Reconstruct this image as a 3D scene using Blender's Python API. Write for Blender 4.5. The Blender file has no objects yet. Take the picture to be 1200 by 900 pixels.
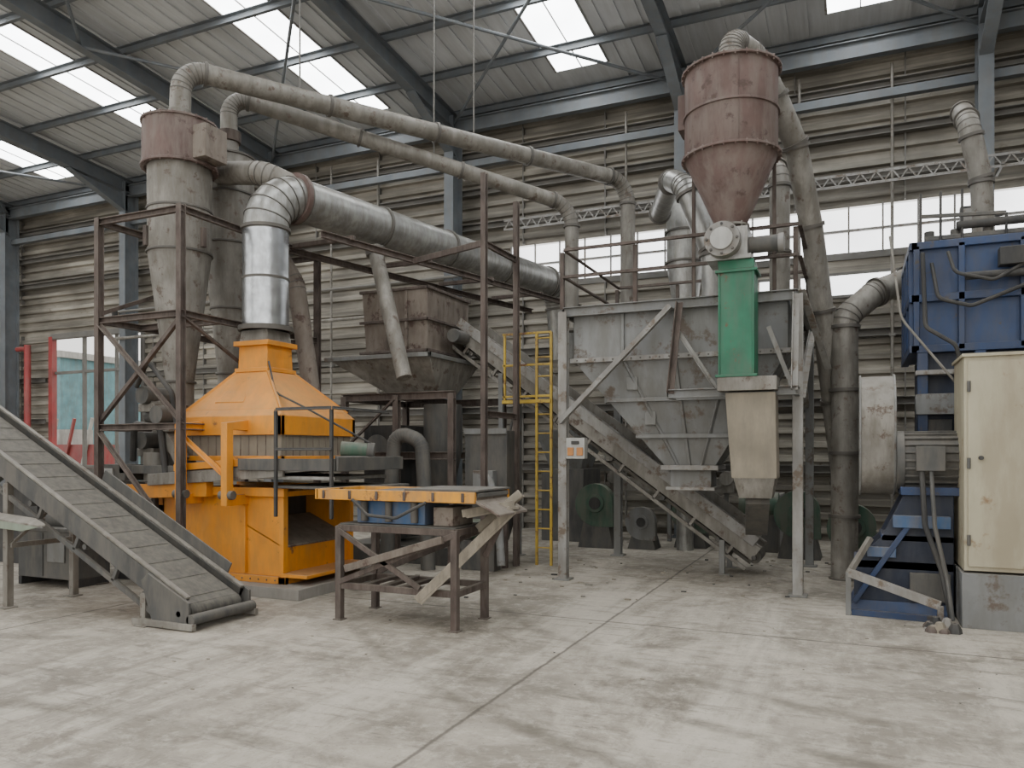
import bpy, math, random
from mathutils import Vector, Matrix
random.seed(7)
TH=math.radians(24); CT,ST=math.cos(TH),math.sin(TH)
def S(X,Y,Z):
    """metric site survey axes (24 deg off the building grid) -> building grid"""
    return Vector((CT*X-ST*Y, ST*X+CT*Y, Z))
V=lambda *a: Vector(a)

# ------------------------------------------------------------ materials
def M(name,c1,c2=None,scale=2.5,rough=.6,metal=0.,rust=0.,rustcol=(.13,.055,.03),bump=.15,dirt=.35,dirtcol=(.16,.14,.115),stretch=(1,1,.25),dust=None):
    m=bpy.data.materials.new(name); m.use_nodes=True
    nt=m.node_tree; N=nt.nodes; L=nt.links; b=N['Principled BSDF']
    if c2 is None: c2=tuple(x*.72 for x in c1)
    tc=N.new('ShaderNodeTexCoord')
    n1=N.new('ShaderNodeTexNoise'); n1.inputs['Scale'].default_value=scale; n1.inputs['Detail'].default_value=6
    L.new(tc.outputs['Object'],n1.inputs['Vector'])
    r1=N.new('ShaderNodeValToRGB'); r1.color_ramp.elements[0].position=.35; r1.color_ramp.elements[1].position=.65
    r1.color_ramp.elements[0].color=(*c2,1); r1.color_ramp.elements[1].color=(*c1,1)
    L.new(n1.outputs['Fac'],r1.inputs['Fac'])
    mp=N.new('ShaderNodeMapping'); mp.inputs['Scale'].default_value=stretch
    L.new(tc.outputs['Object'],mp.inputs['Vector'])
    n2=N.new('ShaderNodeTexNoise'); n2.inputs['Scale'].default_value=scale*3; n2.inputs['Detail'].default_value=8; n2.inputs['Roughness'].default_value=.65
    L.new(mp.outputs['Vector'],n2.inputs['Vector'])
    r2=N.new('ShaderNodeMapRange'); r2.inputs['From Min'].default_value=.40; r2.inputs['From Max'].default_value=.62; r2.inputs['To Max'].default_value=dirt
    L.new(n2.outputs['Fac'],r2.inputs['Value'])
    mx=N.new('ShaderNodeMix'); mx.data_type='RGBA'; mx.inputs[7].default_value=(*dirtcol,1)
    L.new(r2.outputs['Result'],mx.inputs[0]); L.new(r1.outputs['Color'],mx.inputs[6])
    out=mx.outputs[2]
    if rust>0:
        n3=N.new('ShaderNodeTexNoise'); n3.inputs['Scale'].default_value=scale*2.2; n3.inputs['Detail'].default_value=10; n3.inputs['Roughness'].default_value=.7
        L.new(tc.outputs['Object'],n3.inputs['Vector'])
        r3=N.new('ShaderNodeMapRange'); t=.67-rust*.35; r3.inputs['From Min'].default_value=t; r3.inputs['From Max'].default_value=t+.08
        L.new(n3.outputs['Fac'],r3.inputs['Value'])
        m3=N.new('ShaderNodeMix'); m3.data_type='RGBA'; m3.inputs[7].default_value=(*rustcol,1)
        L.new(r3.outputs['Result'],m3.inputs[0]); L.new(out,m3.inputs[6]); out=m3.outputs[2]
    if dust is None: dust=.45 if dirt>.3 else .2
    ge=N.new('ShaderNodeNewGeometry');sx=N.new('ShaderNodeSeparateXYZ');L.new(ge.outputs['Normal'],sx.inputs[0])
    r4=N.new('ShaderNodeMapRange');r4.inputs['From Min'].default_value=.35;r4.inputs['From Max'].default_value=1;r4.inputs['To Max'].default_value=dust
    L.new(sx.outputs['Z'],r4.inputs['Value'])
    m4=N.new('ShaderNodeMix');m4.data_type='RGBA';m4.inputs[7].default_value=(.27,.24,.195,1)
    L.new(r4.outputs['Result'],m4.inputs[0]);L.new(out,m4.inputs[6]);out=m4.outputs[2]
    L.new(out,b.inputs['Base Color'])
    b.inputs['Roughness'].default_value=rough; b.inputs['Metallic'].default_value=metal
    if bump:
        bp=N.new('ShaderNodeBump'); bp.inputs['Strength'].default_value=bump; bp.inputs['Distance'].default_value=.02
        L.new(n2.outputs['Fac'],bp.inputs['Height']); L.new(bp.outputs['Normal'],b.inputs['Normal'])
    return m
def EM(name,col,s):
    m=bpy.data.materials.new(name); m.use_nodes=True
    N=m.node_tree.nodes;L=m.node_tree.links;b=N['Principled BSDF']
    tc=N.new('ShaderNodeTexCoord');w=N.new('ShaderNodeTexNoise');w.inputs['Scale'].default_value=.9
    L.new(tc.outputs['Object'],w.inputs['Vector'])
    r=N.new('ShaderNodeMapRange');r.inputs['To Min'].default_value=s*.6;r.inputs['To Max'].default_value=s*1.35
    L.new(w.outputs['Fac'],r.inputs['Value']);L.new(r.outputs['Result'],b.inputs['Emission Strength'])
    b.inputs['Base Color'].default_value=(*col,1);b.inputs['Emission Color'].default_value=(*col,1)
    return m
orange=M('orange_paint',(.78,.30,.02),(.66,.24,.015),rough=.5,rust=.12,rustcol=(.22,.10,.035),dirt=.4,dirtcol=(.36,.20,.06))
yellow=M('yellow_paint',(.74,.33,.02),(.6,.25,.018),rough=.5,rust=.3,dirt=.45)
yell2=M('ladder_yellow',(.58,.39,.04),(.46,.30,.03),rough=.5,rust=.35)
rusty=M('rusty_steel',(.098,.072,.061),(.055,.041,.035),scale=4,rough=.85,dirt=.5,dirtcol=(.165,.14,.12))
brown=M('brown_primer',(.145,.093,.08),(.098,.062,.053),rough=.7,dirt=.6,dirtcol=(.19,.16,.14),rust=.3,rustcol=(.08,.05,.042))
rustbox=M('rusty_plate',(.18,.148,.122),(.11,.088,.072),rough=.85,dirt=.6,dirtcol=(.25,.22,.185),rust=.35,rustcol=(.09,.06,.048))
grey=M('grey_paint',(.235,.24,.235),(.165,.17,.17),scale=1.6,rough=.6,rust=.35,rustcol=(.115,.09,.07),dirt=.6,dirtcol=(.125,.118,.10))
lgrey=M('light_grey_paint',(.32,.315,.295),(.235,.23,.22),rough=.6,rust=.4,rustcol=(.15,.115,.085),dirt=.55)
galv=M('galvanised_steel',(.42,.42,.40),(.28,.28,.27),scale=5,rough=.4,metal=.6,dirt=.55,dirtcol=(.18,.165,.14))
galvd=M('dusty_galvanised',(.285,.27,.24),(.19,.18,.16),scale=3,rough=.6,metal=.2,dirt=.7,dirtcol=(.13,.115,.092),rust=.3,rustcol=(.115,.085,.065))
seam=M('seam_steel',(.13,.122,.11),rough=.6,metal=.3)
bright=M('new_galvanised',(.66,.69,.72),(.46,.48,.5),scale=7,rough=.25,metal=.9,dirt=.2)
dark=M('dark_steel',(.042,.042,.042),(.024,.024,.024),rough=.7,dirtcol=(.10,.09,.075),dust=.25)
darkg=M('dark_grey_steel',(.095,.095,.09),(.058,.058,.056),rough=.7,dirtcol=(.145,.13,.11),dirt=.6,dust=.3)
belt=M('belt_rubber',(.10,.095,.083),(.065,.062,.055),scale=5,rough=.85,dirt=.7,dirtcol=(.155,.14,.115),dust=.2)
green=M('green_paint',(.018,.17,.09),(.010,.11,.056),rough=.45,dirt=.4,rust=.2,dirtcol=(.08,.11,.08))
dgreen=M('dull_green_paint',(.06,.13,.085),(.04,.085,.057),rough=.6,dirt=.5)
blue=M('blue_paint',(.022,.052,.14),(.013,.031,.085),rough=.5,dirt=.55,dirtcol=(.055,.06,.08),rust=.2,rustcol=(.06,.05,.042),dust=.25)
blue2=M('bright_blue_paint',(.05,.115,.24),(.033,.078,.17),rough=.55,dirt=.55)
dblue=M('dark_blue_paint',(.016,.025,.052),(.01,.015,.03),rough=.6,dirt=.4,dirtcol=(.065,.065,.068),dust=.25)
beige=M('beige_cabinet_paint',(.46,.425,.31),(.38,.345,.25),scale=1.5,rough=.55,dirt=.45,dirtcol=(.25,.20,.13),rust=.22,rustcol=(.25,.165,.09))
canvas=M('canvas_sleeve',(.28,.245,.185),(.20,.175,.135),rough=.9,dirt=.5,bump=.5)
wood=M('pale_board',(.38,.335,.265),(.27,.24,.19),scale=5,rough=.8,dirt=.6)
rafm=M('rafter_paint',(.16,.18,.195),(.115,.13,.145),rough=.6,dirt=.3)
roofm=M('roof_sheet_grey',(.62,.63,.635),(.52,.53,.54),scale=.8,rough=.7,dirt=.4,dirtcol=(.36,.355,.345),stretch=(3,.2,1),dust=0)
side=M('siding_steel',(.44,.405,.34),(.20,.185,.155),scale=.7,rough=.6,metal=.1,dirt=.85,dirtcol=(.10,.09,.073),stretch=(.12,1,2.6),rust=.2,rustcol=(.17,.14,.105))
girtm=M('girt_steel',(.175,.17,.155),(.125,.12,.11),rough=.6)
red=M('red_paint',(.36,.05,.05),rough=.5)
white=M('white_paint',(.50,.50,.47),(.40,.40,.38),rough=.5)
signo=M('orange_sign',(.62,.24,.05),rough=.5)
lblue=M('pale_blue_cladding',(.16,.34,.38),rough=.6)
skyl=EM('skylight_polycarbonate',(.95,.98,1.),10.)
wind=EM('window_polycarbonate',(.98,.99,1.),3.0)
conc2=M('plinth_concrete',(.30,.285,.26),(.21,.20,.18),rough=.9)
outg=M('yard_concrete',(.42,.39,.34),rough=.9)
palegreen=M('pale_green_paint',(.27,.33,.26))

def floor_mat():
    m=bpy.data.materials.new('concrete_floor'); m.use_nodes=True
    N=m.node_tree.nodes;L=m.node_tree.links;b=N['Principled BSDF']
    tc=N.new('ShaderNodeNewGeometry');P=tc.outputs['Position']
    def noise(s,d=8,r=.6,st=None,dist=0,rot=.5):
        n=N.new('ShaderNodeTexNoise');n.inputs['Scale'].default_value=s;n.inputs['Detail'].default_value=d;n.inputs['Roughness'].default_value=r;n.inputs['Distortion'].default_value=dist
        if st:
            mp=N.new('ShaderNodeMapping');mp.inputs['Scale'].default_value=st;mp.inputs['Rotation'].default_value=(0,0,rot);L.new(P,mp.inputs[0]);L.new(mp.outputs[0],n.inputs['Vector'])
        else: L.new(P,n.inputs['Vector'])
        return n.outputs['Fac']
    def mr(x,a,c,t0=0,t1=1):
        r=N.new('ShaderNodeMapRange');r.inputs['From Min'].default_value=a;r.inputs['From Max'].default_value=c;r.inputs['To Min'].default_value=t0;r.inputs['To Max'].default_value=t1
        L.new(x,r.inputs['Value']);return r.outputs['Result']
    def ma(op,a,c):
        x=N.new('ShaderNodeMath');x.operation=op
        for i,k in enumerate((a,c)):
            if isinstance(k,(int,float)): x.inputs[i].default_value=k
            else: L.new(k,x.inputs[i])
        return x.outputs[0]
    def mix(f,a,c):
        x=N.new('ShaderNodeMix');x.data_type='RGBA';L.new(f,x.inputs[0])
        if isinstance(a,tuple): x.inputs[6].default_value=(*a,1)
        else: L.new(a,x.inputs[6])
        x.inputs[7].default_value=(*c,1);return x.outputs[2]
    c=mix(mr(noise(.5,7,.65),.40,.60),(.45,.405,.335),(.25,.222,.182))
    c=mix(mr(noise(1.7,9,.75,dist=.8),.46,.58,0,.7),c,(.20,.175,.14))
    c=mix(mr(noise(.8,9,.75,(1,.22,1),.3),.50,.60,0,.7),c,(.52,.475,.40))
    c=mix(mr(noise(.6,6,.75,dist=1.2),.55,.64,0,.7),c,(.15,.128,.10))
    c=mix(mr(noise(3.5,9,.8,(.3,2.5,1),rot=1.2),.53,.63,0,.65),c,(.13,.113,.09))
    c=mix(mr(noise(7,9,.8),.5,.62,0,.5),c,(.55,.505,.43))
    c=mix(mr(noise(26,5,.8),.58,.70,0,.7),c,(.10,.087,.068))
    for (cx,cy,R,wd) in((5.7,9.4,6.0,.11),(5.7,9.4,7.5,.10),(-5,-3,8.1,.1),(-5,-3,9.7,.1)):
        q=S(cx,cy,0)
        d=N.new('ShaderNodeVectorMath');d.operation='DISTANCE';d.inputs[1].default_value=(q.x,q.y,0);L.new(P,d.inputs[0])
        a=ma('ABSOLUTE',ma('SUBTRACT',d.outputs['Value'],R),0)
        c=mix(ma('MULTIPLY',mr(a,wd*.3,wd,.7,0),mr(noise(.9,6,.8),.42,.6)),c,(.12,.105,.08))
    sp=N.new('ShaderNodeSeparateXYZ');L.new(P,sp.inputs[0])
    wob=ma('MULTIPLY',ma('SUBTRACT',noise(4,6,.8),.5),.05)
    for o_,off,per in((sp.outputs['X'],2.13,2.45),(sp.outputs['Y'],-.8,3.1)):
        k=ma('PINGPONG',ma('ADD',ma('ADD',o_,off),wob),per)
        c=mix(mr(k,.006,.02,.75,0),c,(.06,.05,.04))
    L.new(c,b.inputs['Base Color'])
    L.new(mr(noise(2,6),.3,.7,.5,.85),b.inputs['Roughness'])
    bp=N.new('ShaderNodeBump');bp.inputs['Strength'].default_value=.25;bp.inputs['Distance'].default_value=.01;L.new(noise(9,10,.7),bp.inputs['Height']);L.new(bp.outputs['Normal'],b.inputs['Normal'])
    return m
floorm=floor_mat()

# ------------------------------------------------------------ mesh builder
def rect(w,h): return [(-w/2,-h/2),(w/2,-h/2),(w/2,h/2),(-w/2,h/2)]
def Lp(w,t=.012): 
    t=max(t,w*.14); return [(0,0),(w,0),(w,t),(t,t),(t,w),(0,w)]
def Ip(w,h,t=.014):
    a,b=w/2,h/2
    return [(-a,-b),(a,-b),(a,-b+t),(t/2,-b+t),(t/2,b-t),(a,b-t),(a,b),(-a,b),(-a,b-t),(-t/2,b-t),(-t/2,-b+t),(-a,-b+t)]
def Cp(w,h,t=.012):
    a,b=w/2,h/2
    return [(-a,-b),(a,-b),(a,-b+t),(-a+t,-b+t),(-a+t,b-t),(a,b-t),(a,b),(-a,b)]
class MB:
    def __init__(s,name): s.n=name;s.v=[];s.f=[];s.m=[];s.ms=[]
    def mi(s,m):
        if m not in s.ms: s.ms.append(m)
        return s.ms.index(m)
    def add(s,vs,fs,m):
        o=len(s.v);s.v+=[Vector(x) for x in vs];k=s.mi(m)
        for f in fs: s.f.append([o+i for i in f]);s.m.append(k)
    def box(s,x0,x1,y0,y1,z0,z1,m): s.frus((x0,x1,y0,y1),z0,(x0,x1,y0,y1),z1,m)
    def frus(s,a,z0,b,z1,m,caps=True):
        vs=[(a[0],a[2],z0),(a[1],a[2],z0),(a[1],a[3],z0),(a[0],a[3],z0),(b[0],b[2],z1),(b[1],b[2],z1),(b[1],b[3],z1),(b[0],b[3],z1)]
        fs=[(0,1,5,4),(1,2,6,5),(2,3,7,6),(3,0,4,7)]
        if caps: fs+=[(3,2,1,0),(4,5,6,7)]
        s.add(vs,fs,m)
    def frame(s,t,up=None):
        t=t.normalized()
        up=Vector(up) if up else Vector((0,0,1))
        if abs(t.dot(up))>.98: up=Vector((0,1,0))
        a=t.cross(up).normalized();b=a.cross(t).normalized();return a,b
    def beam(s,p,q,prof,m,up=None):
        p=Vector(p);q=Vector(q)
        if (q-p).length<1e-5: return
        a,b=s.frame(q-p,up);n=len(prof)
        vs=[p+a*x+b*y for x,y in prof]+[q+a*x+b*y for x,y in prof]
        fs=[(i,(i+1)%n,n+(i+1)%n,n+i) for i in range(n)]+[tuple(range(n))[::-1],tuple(range(n,2*n))]
        s.add(vs,fs,m)
    def ext(s,pts,vec,m):
        n=len(pts);vec=Vector(vec);vs=[Vector(p) for p in pts]+[Vector(p)+vec for p in pts]
        s.add(vs,[(i,(i+1)%n,n+(i+1)%n,n+i) for i in range(n)]+[tuple(range(n))[::-1],tuple(range(n,2*n))],m)
    def cyl(s,p,q,r,m,r2=None,seg=24,caps=True):
        p=Vector(p);q=Vector(q);r2=r if r2 is None else r2;a,b=s.frame(q-p)
        vs=[]
        for c,rr in((p,r),(q,r2)):
            for i in range(seg):
                t=2*math.pi*i/seg;vs.append(c+a*math.cos(t)*rr+b*math.sin(t)*rr)
        fs=[(i,(i+1)%seg,seg+(i+1)%seg,seg+i) for i in range(seg)]
        if caps: fs+=[tuple(range(seg))[::-1],tuple(range(seg,2*seg))]
        s.add(vs,fs,m)
    def lathe(s,c,prof,m,seg=36):
        vs=[];n=len(prof)
        for r,z in prof:
            for i in range(seg):
                t=2*math.pi*i/seg;vs.append((c[0]+r*math.cos(t),c[1]+r*math.sin(t),z))
        fs=[]
        for j in range(n-1):
            for i in range(seg):
                k=(i+1)%seg;fs.append((j*seg+k,j*seg+i,(j+1)*seg+i,(j+1)*seg+k))
        s.add(vs,fs,m)
    def ringz(s,c,r,z,m,h=.03,bolts=0,seg=36):
        s.lathe(c,[(r-.05,z-h/2),(r,z-h/2),(r,z+h/2),(r-.05,z+h/2)],m,seg)
        for i in range(bolts):
            t=2*math.pi*i/bolts;x=c[0]+(r-.015)*math.cos(t);y=c[1]+(r-.015)*math.sin(t)
            s.cyl((x,y,z-h/2-.018),(x,y,z+h/2+.018),.011,m,seg=6)
    def tube(s,path,r,m,seg=24,fil=.3,n=6,fl=None,flr=1.18,sm=None,caps=True):
        P=[Vector(p) for p in path];out=[P[0]];gore=[]
        for i in range(1,len(P)-1):
            a=(P[i-1]-P[i]);b=(P[i+1]-P[i]);la,lb=a.length,b.length;a.normalize();b.normalize()
            ang=math.acos(max(-1,min(1,a.dot(b))))
            if ang>3.05: out.append(P[i]);continue
            d=min(fil/math.tan(ang/2),la*.48,lb*.48)
            A=P[i]+a*d;B=P[i]+b*d;R=d*math.tan(ang/2)
            bis=(a+b).normalized();C=P[i]+bis*(math.sqrt(R*R+d*d))
            va=A-C;vb=B-C;tot=va.angle(vb)
            k=max(2,int(round(n*tot/(math.pi/2))))
            ax=va.cross(vb).normalized()
            for j in range(k+1):
                q=C+Matrix.Rotation(tot*j/k,3,ax)@va;out.append(q)
                gore.append(len(out)-1)
        out.append(P[-1])
        vs=[];t0=(out[1]-out[0]).normalized();a,b=s.frame(t0);N=len(out);fr=[]
        for i,p in enumerate(out):
            if i==0:t=t0
            elif i==N-1:t=(out[-1]-out[-2]).normalized()
            else:t=((out[i]-out[i-1]).normalized()+(out[i+1]-out[i]).normalized()).normalized()
            a=(a-t*a.dot(t)).normalized();b=t.cross(a);fr.append((p,t))
            for k in range(seg):
                w=2*math.pi*k/seg;vs.append(p+a*math.cos(w)*r+b*math.sin(w)*r)
        fs=[(j*seg+k,j*seg+(k+1)%seg,(j+1)*seg+(k+1)%seg,(j+1)*seg+k) for j in range(N-1) for k in range(seg)]
        if caps: fs+=[tuple(range(seg))[::-1],tuple(range((N-1)*seg,N*seg))]
        s.add(vs,fs,m)
        sm=sm or seam
        if r>.05:
            for g in gore:
                p,t=fr[g];s.cyl(p-t*.006,p+t*.006,r*1.035,sm,seg=seg)
        if fl:
            for i in range(N-1):
                L=(out[i+1]-out[i]);ln=L.length
                if ln>fl*.6:
                    k=max(1,int(ln/fl));t=L.normalized()
                    for j in range(k+1):
                        q=out[i]+L*(j/k)
                        s.cyl(q-t*.02,q+t*.02,r*flr,sm,seg=seg)
        return out
    def done(s,bev=.005):
        xs=[v.x for v in s.v];ys=[v.y for v in s.v];zs=[v.z for v in s.v]
        c=Vector(((min(xs)+max(xs))/2,(min(ys)+max(ys))/2,min(zs)))
        me=bpy.data.meshes.new(s.n);me.from_pydata([v-c for v in s.v],[],s.f)
        for m in s.ms: me.materials.append(m)
        for p,k in zip(me.polygons,s.m): p.material_index=k;p.use_smooth=True
        me.validate();me.update()
        me.set_sharp_from_angle(angle=math.radians(32))
        o=bpy.data.objects.new(s.n,me);o.location=c;bpy.context.scene.collection.objects.link(o)
        if bev:
            b=o.modifiers.new('bevel','BEVEL');b.width=bev;b.segments=1;b.limit_method='ANGLE';b.angle_limit=math.radians(50)
        return o

# ------------------------------------------------------------ room shell
PL,PR,QW=-28.,8.,15.
DP0,DP1=-21.4,-17.5
f=MB('floor');f.box(PL-.2,PR+.2,-9,QW+.15,-.2,0,floorm);f.done(0)
g=MB('ground');g.box(-60,40,QW+.16,70,-.25,-.03,outg);g.done(0)

def ribbed(b,x0,x1,z0,z1,y,m,pitch=.26,d=.08):
    pr=[];z=z0
    while z<z1-1e-4:
        for dz,o in((0,0),(pitch*.42,0),(pitch*.50,-d),(pitch*.88,-d),(pitch*.97,0)):
            if z+dz<z1: pr.append((z+dz,o))
        z+=pitch
    pr.append((z1,0))
    vs=[];fs=[]
    for zz,o in pr: vs+=[(x0,y+o,zz),(x1,y+o,zz)]
    for i in range(len(pr)-1): fs.append((2*i,2*i+1,2*i+3,2*i+2))
    b.add(vs,fs,m)
    b.box(x0,x1,y+.03,y+.06,z0,z1,m)
w=MB('wall_back')
ribbed(w,PL,DP0,0,5.04,QW,side);ribbed(w,DP1,PR,0,5.04,QW,side)
ribbed(w,PL,-6.7,5.04,6.0,QW,side);ribbed(w,PL,PR,6.0,9.0,QW,side)
for x in [PL+1.8*i for i in range(20)]:
    if DP0-.1<x<DP1: continue
    w.box(x,x+.025,QW-.09,QW,0,5.04,girtm); w.box(x,x+.025,QW-.09,QW,6.0,9,girtm)
w.done(0)
for nm,x in(('wall_left',PL),('wall_right',PR)):
    w=MB(nm);w.box(x-.1,x+.1,0,QW,0,9.6,side)
    for i in range(38): w.box(x-.14,x+.14,0,QW,.1+.25*i,.2+.25*i,side)
    w.done(0)
w=MB('window_1')
w.box(-6.7,PR,QW,QW+.04,5.14,5.95,wind)
for x in [-6.7+.55*i for i in range(27)]: w.box(x,x+.03,QW-.03,QW,5.1,6.0,lgrey)
w.box(-6.7,PR,QW-.05,QW,5.04,5.16,girtm);w.box(-6.7,PR,QW-.06,QW,5.53,5.57,lgrey)
w.done(0)
w=MB('window_2');w.box(-1.6,1.6,QW-.11,QW-.08,4.4,4.75,wind);w.box(-1.65,1.65,QW-.13,QW-.08,4.35,4.4,girtm);w.box(-1.65,1.65,QW-.13,QW-.08,4.75,4.8,girtm);w.done(0)
d=MB('door_1')
d.beam((DP0+.1,QW-.02,0),(DP0+.1,QW-.02,4.95),rect(.16,.16),red);d.beam((DP1-.09,QW-.02,0),(DP1-.09,QW-.02,4.95),rect(.14,.14),girtm)
d.beam((DP0+.1,QW-.02,4.95),(DP1-.02,QW-.02,4.95),rect(.14,.16),girtm)
d.beam((-20.0,QW+.02,0),(-20.0,QW+.02,4.9),rect(.1,.08),girtm);d.beam((-18.7,QW+.02,0),(-18.7,QW+.02,4.9),rect(.07,.08),girtm)
d.beam((DP0+.1,QW+.02,3.9),(DP1-.1,QW+.02,3.9),rect(.06,.08),girtm);d.beam((-20,QW+.02,1.2),(DP1-.1,QW+.02,1.2),rect(.06,.08),girtm)
d.done()
cols=[-27.4,-22.56,-17.66,-12.76,-7.86,-2.96,1.94,6.84]
t=MB('wall_girts')
for z in(1.3,2.5,3.7,6.45,7.2,8.0):
    segs=[(PL+.2,PR-.2)] if z>5 else [(PL+.2,DP0-.1),(DP1+.1,PR-.2)]
    for a,b in segs: t.beam((a,QW-.165,z),(b,QW-.165,z),Cp(.13,.14),girtm)
t.done(0)
t=MB('cable_ladder_tray')
for z in(6.12,6.3): t.beam((-6.5,QW-.8,z),(PR-.3,QW-.8,z),rect(.03,.035),lgrey)
x=-6.5
while x<PR-.5:
    t.beam((x,QW-.8,6.12),(x+.12,QW-.8,6.3),rect(.02,.02),lgrey);t.beam((x+.12,QW-.8,6.3),(x+.24,QW-.8,6.12),rect(.02,.02),lgrey);x+=.24
for x in cols[4:7]: t.beam((x+.2,QW-.23,6.15),(x+.2,QW-.85,6.15),rect(.04,.04),girtm)
t.done(0)
for x in cols:
    c=MB('steel_column');c.beam((x,QW-.45,0),(x,QW-.45,8.75),Ip(.22,.42,.02),rafm,up=(0,1,0))
    c.box(x-.17,x+.17,QW-.7,QW-.2,0,.03,rafm);c.done(0)
def rz(q): return 8.98+.08*(QW-q)
Q0=-1.0
sk=[-24.4,-19.5,-14.6,-9.7,-4.8,.1,5.0]
r=MB('ceiling');edges=[PL-.2]
for s_ in sk: edges+=[s_-.53,s_+.53]
edges.append(PR+.2)
def slab(b,x0,x1,q0,q1,m,t=.05,o=0): b.add([(x0,q0,rz(q0)+o),(x1,q0,rz(q0)+o),(x1,q1,rz(q1)+o),(x0,q1,rz(q1)+o),(x0,q0,rz(q0)+o+t),(x1,q0,rz(q0)+o+t),(x1,q1,rz(q1)+o+t),(x0,q1,rz(q1)+o+t)],[(0,3,2,1),(4,5,6,7),(0,1,5,4),(1,2,6,5),(2,3,7,6),(3,0,4,7)],m)
for i in range(0,len(edges),2):
    slab(r,edges[i],edges[i+1],Q0,QW+.3,roofm)
    x=edges[i]+.2
    while x<edges[i+1]-.05:
        slab(r,x,x+.05,Q0,QW,roofm,.03,-.03);x+=.33
for s_ in sk: slab(r,s_-.53,s_+.53,QW-.9,QW+.3,roofm)
r.done(0)
for k,s_ in enumerate(sk):
    r=MB('window_%d'%(k+3));slab(r,s_-.53,s_+.53,Q0,QW-.9,skyl,.03)
    slab(r,s_-.55,s_-.51,Q0,QW-.9,lgrey,.05,-.02);slab(r,s_+.51,s_+.55,Q0,QW-.9,lgrey,.05,-.02);slab(r,s_-.01,s_+.01,Q0,QW-.9,lgrey,.02,-.02)
    r.done(0)
t=MB('roof_purlins')
q=QW-.3
while q>Q0: t.beam((PL,q,rz(q)-.1),(PR,q,rz(q)-.1),Cp(.07,.15,.01),rafm);q-=1.45
t.done(0)
for x in cols:
    t=MB('roof_rafter');t.beam((x,QW-.3,rz(QW-.3)-.36),(x,Q0,rz(Q0)-.36),Ip(.2,.36,.02),rafm)
    t.ext([(x-.01,QW-.5,rz(QW)-.55),(x-.01,QW-.5,rz(QW)-1.05),(x-.01,QW-2.2,rz(QW-2.2)-.54)],(.02,0,0),rafm)
    t.beam((x,QW-.5,rz(QW)-1.05),(x,QW-2.2,rz(QW-2.2)-.56),rect(.2,.02),rafm);t.done(0)
t=MB('roof_cross_bracing')
for i in range(len(cols)-1):
    a,b=cols[i],cols[i+1]
    if i in(1,3,4,5):
        for (q0,q1) in((14.5,9.5),(9.5,4.5)):
            t.cyl((a,q0,rz(q0)-.45),(b,q1,rz(q1)-.45),.03,rafm,seg=8);t.cyl((b,q0,rz(q0)-.5),(a,q1,rz(q1)-.5),.03,rafm,seg=8)
t.beam((PL,QW-.45,8.55),(PR,QW-.45,8.55),Ip(.16,.3,.02),rafm)
t.beam((PL,QW-.35,7.75),(PR,QW-.35,7.75),rect(.14,.14),rafm)
t.done(0)

# ------------------------------------------------------------ helper: conveyor
def conveyor(q0,q1,pl,zl,ph,zh,legs,sm,bm,legm,h=.17,cleat=.28,topm=None,top=.05):
    b=MB('belt_conveyor');d=Vector((ph-pl,0,zh-zl));L=d.length;u=d/L;nrm=Vector((-u.z,0,u.x))
    if nrm.z<0:nrm=-nrm
    A=Vector((pl,0,zl))
    for q,s_ in((q0,1),(q1,-1)):
        p=A+V(0,q,0)
        b.beam(p,p+d,Cp(.05*s_,h),sm)
        b.beam(p+nrm*(h/2+.015),p+d+nrm*(h/2+.015),rect(top,.02),topm or lgrey)
        b.beam(p-nrm*(h/2+.14),p+d-nrm*(h/2+.14),rect(.04,.05),sm)
        i=.3
        while i<L-.1:
            b.beam(p+u*i-nrm*(h/2),p+u*i-nrm*(h/2+.14),rect(.04,.04),sm);i+=.6
    qc=(q0+q1)/2;w=(q1-q0)-.07
    b.beam(A+V(0,qc,0)+nrm*.03,A+d+V(0,qc,0)+nrm*.03,rect(w,.015),bm)
    b.beam(A+V(0,qc,0)-nrm*.13,A+d+V(0,qc,0)-nrm*.13,rect(w,.012),bm)
    i=.1
    while i<L:
        c=A+V(0,qc,0)+u*i+nrm*.040
        b.beam(c-V(0,w/2-.03,0),c+V(0,w/2-.03,0),rect(.008,.006),bm,up=nrm)
        i+=cleat
    for e in(A,A+d):
        b.cyl(e+V(0,q0+.03,0)-nrm*.05,e+V(0,q1-.03,0)-nrm*.05,.085,bm)
        b.cyl(e+V(0,q0-.05,0)-nrm*.05,e+V(0,q1+.05,0)-nrm*.05,.03,darkg,seg=12)
    i=.5
    while i<L-.3:
        c=A+u*i-nrm*.15;b.cyl(c+V(0,q0,0),c+V(0,q1,0),.03,darkg,seg=10);i+=.9
    for lp in legs:
        z=zl+(lp-pl)*(zh-zl)/(ph-pl)-.12
        for q in(q0-.03,q1+.03):
            b.beam((lp,q,0),(lp,q,z),Lp(.07),legm);b.box(lp-.07,lp+.07,q-.07,q+.07,0,.012,legm)
        b.beam((lp,q0,z*.5),(lp,q1,z*.5),rect(.05,.05),legm)
        if z>1.0: b.beam((lp,q0,z*.5),(lp,q1,z-.1),rect(.03,.03),legm)
    return b,A,d,u,nrm

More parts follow.
